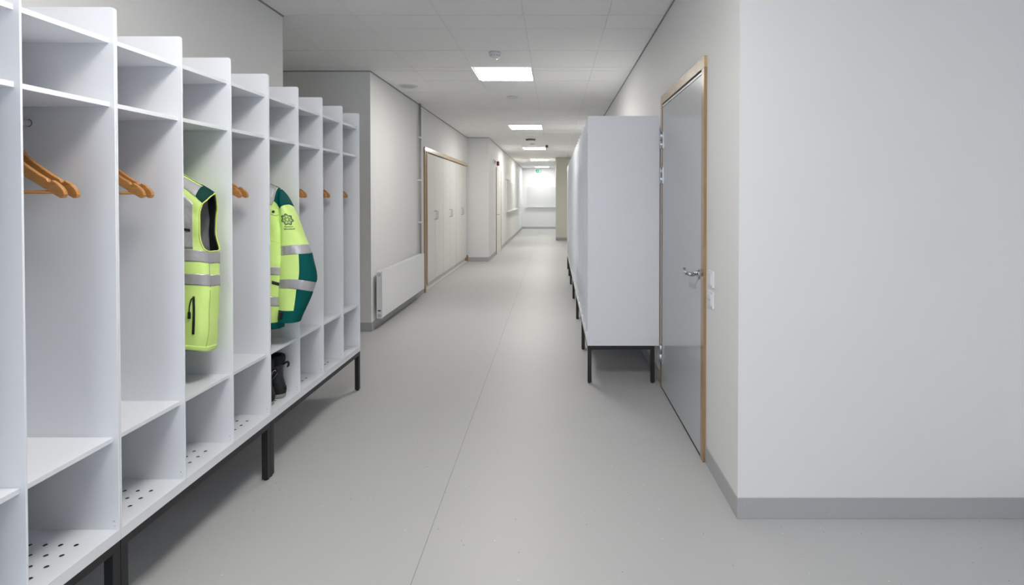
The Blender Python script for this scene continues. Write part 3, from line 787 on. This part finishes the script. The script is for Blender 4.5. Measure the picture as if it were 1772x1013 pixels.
patch(cloth_body, J, -.50, .60, [(-.5, .905), (-.315, .8923), (-.154, .8577), (0, .86), (.6, .86)], [(-.5, .908), (-.41, .972), (-.36, 1.0), (.6, 1.0)], .0022, .012, 22).build('shoulder_yoke', M['green'], jk)
patch(cloth_body, J, -PI, -PI + .45, .86, 1.0, .0022, .02, 12).build('shoulder_yoke', M['green'], jk)
patch(cloth_body, J, -.66, -.34, [(-.66, .289), (-.34, .276)], [(-.66, .309), (-.34, .295)], .003, .02, 4).build('pocket_tag', M['blackf'], jk)
p_, n_ = nrm(cloth_body, -.548, .8154, J)
sn = MB(); sn.tube([p_ + n_ * .0005, p_ + n_ * .0045], .0068, 18); sn.build('snap_button', M['blackf'], jk)
patch(cloth_body, J, -.80, -.25, [(-.8, .792), (-.5, .782), (-.25, .80)], [(-.8, .842), (-.25, .85)], .0022, .02, 6).build('shoulder_tab', M['hiv'], jk)
patch(cloth_body, J, -PI/2 - .01, -PI/2 + .01, .0, .955, .002, .004, 30).build('front_zip', M['blackf'], jk)
MB().tube(curve_on(cloth_body, J, [(-.95, .572), (-.75, .569), (-.6, .56), (-.45, .553), (-.3, .56)], .0006, False), .0016, 6).build('chest_seam', M['hiv'], jk)
cl = MB()
for j, (z, rx, ry) in enumerate(((1.490, .086, .056), (1.520, .082, .056), (1.558, .078, .054), (1.562, .073, .049), (1.525, .076, .05), (1.495, .079, .05))):
    for k in range(40):
        a = 2*PI*k/40; cl.v.append((J['xc'] + rx*math.cos(a), J['yc'] + ry*math.sin(a), z))
for j in range(5):
    for k in range(40): cl.f.append((j*40+k, j*40+(k+1)%40, (j+1)*40+(k+1)%40, (j+1)*40+k)); cl.m.append(0); cl.sm.append(True)
cl.build('collar', M['green'], jk)
# outer sleeve: one tube, its coloured panels sewn on
S_ = SLEEVE
slv = grid_mesh(cloth_sleeve, S_, lin(-PI, PI, 130)[:-1], lin(0, 1, 230), None, True).build('sleeve', M['hiv'], jk)
def sp_(name, m, t0, t1, lo, hi, off=.0015, **k):
    return patch(cloth_sleeve, S_, t0, t1, lo, hi, off, k.get('du', .03), k.get('nv', 14), sgn=-1).build(name, m, slv)
sp_('sleeve_cap', M['green'], -PI, PI, 0.004, [(-PI, .15), (-2.44, .146), (-1.9, .136), (-1.45, .126), (-.967, .1192), (-.169, .1154), (.36, .131), (PI, .15)], .002)
sp_('reflective_band', M['reflect'], -PI, PI, [(-PI, .432), (-2.876, .4308), (-1.619, .4192), (-.918, .4154), (.048, .4192), (1.5, .425), (PI, .432)], [(-PI, .50), (-2.392, .4962), (-1.692, .4885), (-1.112, .4846), (0, .4846), (1.5, .49), (PI, .50)])
sp_('reflective_band', M['reflect'], -PI, PI, [(-PI, .68), (-2.489, .6769), (-1.74, .6692), (-1.329, .6725), (-.846, .6846), (.097, .7077), (1.5, .70), (PI, .68)], [(-PI, .745), (-2.465, .7423), (-1.692, .7385), (-1.305, .7462), (-.652, .7615), (.242, .7808), (1.5, .77), (PI, .745)])
# elbow panel (left edge leans a little)
def skewpatch(name, tl, tr, lo, hi, n=40, nv=26, off=.0013):
    mb = MB(); v = []; b = []
    for j in range(nv + 1):
        for i in range(n + 1):
            w = j / nv; th = (tl[0] + (tl[1] - tl[0]) * w) * (1 - i / n) + tr * i / n
            s = pl(lo, th) * (1 - w) + pl(hi, th) * w
            p, q = nrm(cloth_sleeve, th, s, S_); v.append(tuple(p - q * off))
    m = n + 1
    mb.add(v, [(j*m+i, j*m+i+1, (j+1)*m+i+1, (j+1)*m+i) for j in range(nv) for i in range(n)], 0, True)
    return mb.build(name, M['green'], slv, solid=.0008)
skewpatch('elbow_panel', (-1.112, -1.305), 1.6, [(-1.4, .486), (-1.112, .4846), (0, .4846), (1.6, .49)], [(-1.4, .672), (-1.329, .6725), (-.846, .6846), (.097, .7077), (1.6, .70)])
skewpatch('forearm_panel', (-1.329, -1.15), 1.6, [(-1.4, .745), (-1.305, .7462), (-.652, .7615), (.242, .7808), (1.6, .77)], [(-1.4, .912), (1.6, .912)])
sp_('cuff', M['green'], -PI, PI, .909, 1.0, .0022)
sp_('cuff_tab', M['blackf'], -2.44, -1.80, .916, .972, .005, nv=4)
# inner sleeve hangs squeezed between the body and the locker back
S2 = dict(fold=.0015, x=[(0, -1.845), (.12, -1.862), (.5, -1.866), (1, -1.858)], y=[(0, 2.735), (.1, 2.78), (.3, 2.815), (1, 2.822)], a=[(0, .004), (.1, .03), (.3, .045), (.6, .046), (1, .04)], b=[(0, .006), (.1, .03), (.3, .034), (1, .030)],
          z=[(0, 1.405), (1, .76)])
s2o = grid_mesh(cloth_sleeve, S2, lin(-PI, PI, 60)[:-1], lin(0, 1, 90), None, True).build('sleeve', M['hiv'], jk)
patch(cloth_sleeve, S2, -PI, PI, .90, 1.0, .0018, .08, 4, sgn=-1).build('cuff', M['green'], s2o)
patch(cloth_sleeve, S2, -PI, PI, .43, .50, .0014, .08, 4, sgn=-1).build('reflective_band', M['reflect'], s2o)

# emblem and lettering printed on the sleeve
TH0, S0 = -1.305, .228
def on_sleeve(u, v, off=.0016):
    # u metres round the sleeve to the viewer's right, v metres up
    s = S0 - v / .677
    th = TH0; rem = u; stp = .01 * (1 if u > 0 else -1); p = Vector(cloth_sleeve(th, s, S_))
    while abs(rem) > 1e-9:
        q = Vector(cloth_sleeve(th + stp, s, S_)); d = (q - p).length
        if d >= abs(rem): th += stp * abs(rem) / d; break
        rem -= d * (1 if rem > 0 else -1); th += stp; p = q
    p, n = nrm(cloth_sleeve, th, s, S_); return tuple(p - n * off)
def ribbon(pts, w, closed=True):
    mb = MB(); N = len(pts); v = []
    for i, p in enumerate(pts):
        a = pts[i-1] if (closed or i) else p; b = pts[(i+1) % N] if (closed or i < N-1) else p
        dx, dy = b[0]-a[0], b[1]-a[1]; l = math.hypot(dx, dy) or 1; nx, ny = -dy/l*w/2, dx/l*w/2
        v += [on_sleeve(p[0]+nx, p[1]+ny), on_sleeve(p[0]-nx, p[1]-ny)]
    f = [(2*i, 2*i+1, (2*((i+1) % N))+1, 2*((i+1) % N)) for i in range(N if closed else N-1)]
    return mb.add(v, f)
em = MB()
def join(a, b):
    n = len(a.v); a.v += b.v; a.f += [tuple(i+n for i in f) for f in b.f]; a.m += b.m; a.sm += b.sm
Ro = .0275; out = []
for k in range(7):
    c = PI/2 + 2*PI*k/7
    for da, r in ((-PI/7, .72), (-PI/7*.62, .93*.93), (-PI/7*.2, .97), (0, 1.06), (PI/7*.2, .97), (PI/7*.62, .93*.93)):
        out.append((Ro*r*math.cos(c+da), Ro*r*math.sin(c+da)))
join(em, ribbon(out, .0037))
for k in range(7):
    c = PI/2 + 2*PI*k/7; pet = []
    for i in range(14):
        a = 2*PI*i/14; l = .0150 + .0078*math.cos(a); w_ = .0042*math.sin(a)
        pet.append((l*math.cos(c) - w_*math.sin(c), l*math.sin(c) + w_*math.cos(c)))
    join(em, ribbon(pet, .0018))
    join(em, ribbon([(.003*math.cos(c), .003*math.sin(c)), (.011*math.cos(c), .011*math.sin(c))], .0010, False))
em.build('emblem', M['print_'], slv, fix=False, solid=.0003)
for txt, vy, size, wid in (('Region', -.0385, .0092, .037), ('S\u00f6rmland', -.0500, .0092, .0495)):
    cu = bpy.data.curves.new('lettering', 'FONT'); cu.body = txt; cu.align_x = 'CENTER'; cu.size = size; cu.offset = .0002; cu.resolution_u = 3
    tob = bpy.data.objects.new('lettering', cu); COL.objects.link(tob)
    bpy.context.view_layer.update()
    me = tob.evaluated_get(bpy.context.evaluated_depsgraph_get()).to_mesh()
    xs = [v.co.x for v in me.vertices]; k = wid / (max(xs) - min(xs))
    mb = MB(); mb.add([on_sleeve(v.co.x * k, vy + v.co.y, .0012) for v in me.vertices], [tuple(p.vertices) for p in me.polygons])
    bpy.data.objects.remove(tob, do_unlink=True)
    mb.build('lettering', M['print_'], slv, fix=False, solid=.0003)

place_hanger(2.168, 'wooden hanger holding the hi-vis vest')
place_hanger(2.722, 'wooden hanger holding the hi-vis jacket')

# ------------------------------------------------------------------ winter boots
def make_boot():
    t = empty('winter_boot', (0, 0, 0))
    # horizontal sections: z, heel x, toe x, half width
    prof = [(.018, .000, -.262, .044), (.035, .004, -.268, .047), (.055, .004, -.262, .046), (.072, .001, -.240, .044), (.085, -.004, -.190, .042), (.100, -.009, -.150, .040), (.120, -.012, -.130, .039),
            (.145, -.012, -.125, .041), (.165, -.010, -.124, .043), (.182, -.008, -.124, .045)]
    def ring(z, h, to, w, n=44, e=2.4):
        c, a = (h+to)/2, (h-to)/2; out = []
        for k in range(n):
            th = 2*PI*k/n; x = spow(math.cos(th), 2/e); y = spow(math.sin(th), 2/e)
            ww = w * (1 + .10 * (-x) * (1 if z < .08 else 0))
            out.append((c + a*x, ww*y, z))
        return out
    def loft(rs, cap=(True, True)):
        mb = MB(); n = len(rs[0]); v = [p for r in rs for p in r]
        f = [(j*n+k, j*n+(k+1)%n, (j+1)*n+(k+1)%n, (j+1)*n+k) for j in range(len(rs)-1) for k in range(n)]
        mb.add(v, f, 0, True)
        if cap[0]: mb.f.append(tuple(range(n))); mb.m.append(0); mb.sm.append(False)
        if cap[1]: mb.f.append(tuple((len(rs)-1)*n + k for k in range(n))); mb.m.append(0); mb.sm.append(False)
        return mb
    def dense(pr, m):
        out = []
        zs = lin(pr[0][0], pr[-1][0], m)
        for z in zs: out.append(ring(z, *[lerp_tab([(p[0], p[c]) for p in pr], z) for c in (1, 2, 3)]))
        return out
    loft(dense(prof, 36), (True, False)).build('upper', M['bootm'], t)
    loft([ring(0, -.006, -.252, .042), ring(.006, .001, -.268, .048), ring(.020, .004, -.272, .050), ring(.024, .003, -.271, .049)]).build('sole', M['sole'], t)
    # rubber rand above the heel
    loft([ring(.024, .0045, -.2705, .0485), ring(.045, .0075, -.272, .0495), ring(.058, .006, -.265, .048), ring(.060, .003, -.262, .046)], (False, False)).build('heel_rand', M['rubber'], t)
    # padded fleece collar, open at the top
    loft([ring(.176, -.008, -.124, .045), ring(.190, -.003, -.128, .050), ring(.208, -.001, -.130, .053), ring(.222, -.004, -.127, .051), ring(.227, -.012, -.119, .044), ring(.220, -.020, -.112, .036), ring(.17, -.024, -.108, .032)], (False, True)).build('collar', M['fleece'], t)
    lp = MB(); lp.tube([(-.006, 0, .176), (.006, 0, .186), (.016, 0, .190), (.022, 0, .184), (.021, 0, .170), (.014, 0, .163)], [.0045, .0055, .006, .006, .0055, .004], 10)
    lp.build('pull_loop', M['rubber'], t)
    MB().tube([(-.004, -.007, .158), (.004, -.008, .176), (.012, -.007, .182), (.018, -.007, .178)], .0016, 8).build('loop_trim', M['reflect'], t)
    lc = MB()
    for k in range(5):
        z = .085 + k*.02; x = -.185 + k*.014
        lc.tube([(x, -.030, z), (x - .012, 0, z + .008), (x, .030, z)], .0022, 8)
    lc.build('lace', M['blackf'], t)
    se = MB(); se.tube([(-.012, -.0395, .150), (-.028, -.0418, .125), (-.05, -.043, .102), (-.085, -.045, .086)], .0010, 6); se.build('seam', M['lining'], t)
    return t
b0 = make_boot(); b0.location = (-1.4335, 2.806, .3143)
tag(b0, 'black winter boot in the lower bay under the jacket, fully seen from the heel', 'boot', 'winter boots in the bay under the jacket')
b1 = copy_tree(b0); b1.location = (-1.437, 2.698, .3143); b1.rotation_euler = (0, 0, R(2))
tag(b1, 'black winter boot mostly hidden by the locker side, only its heel edge showing', 'boot', 'winter boots in the bay under the jacket')
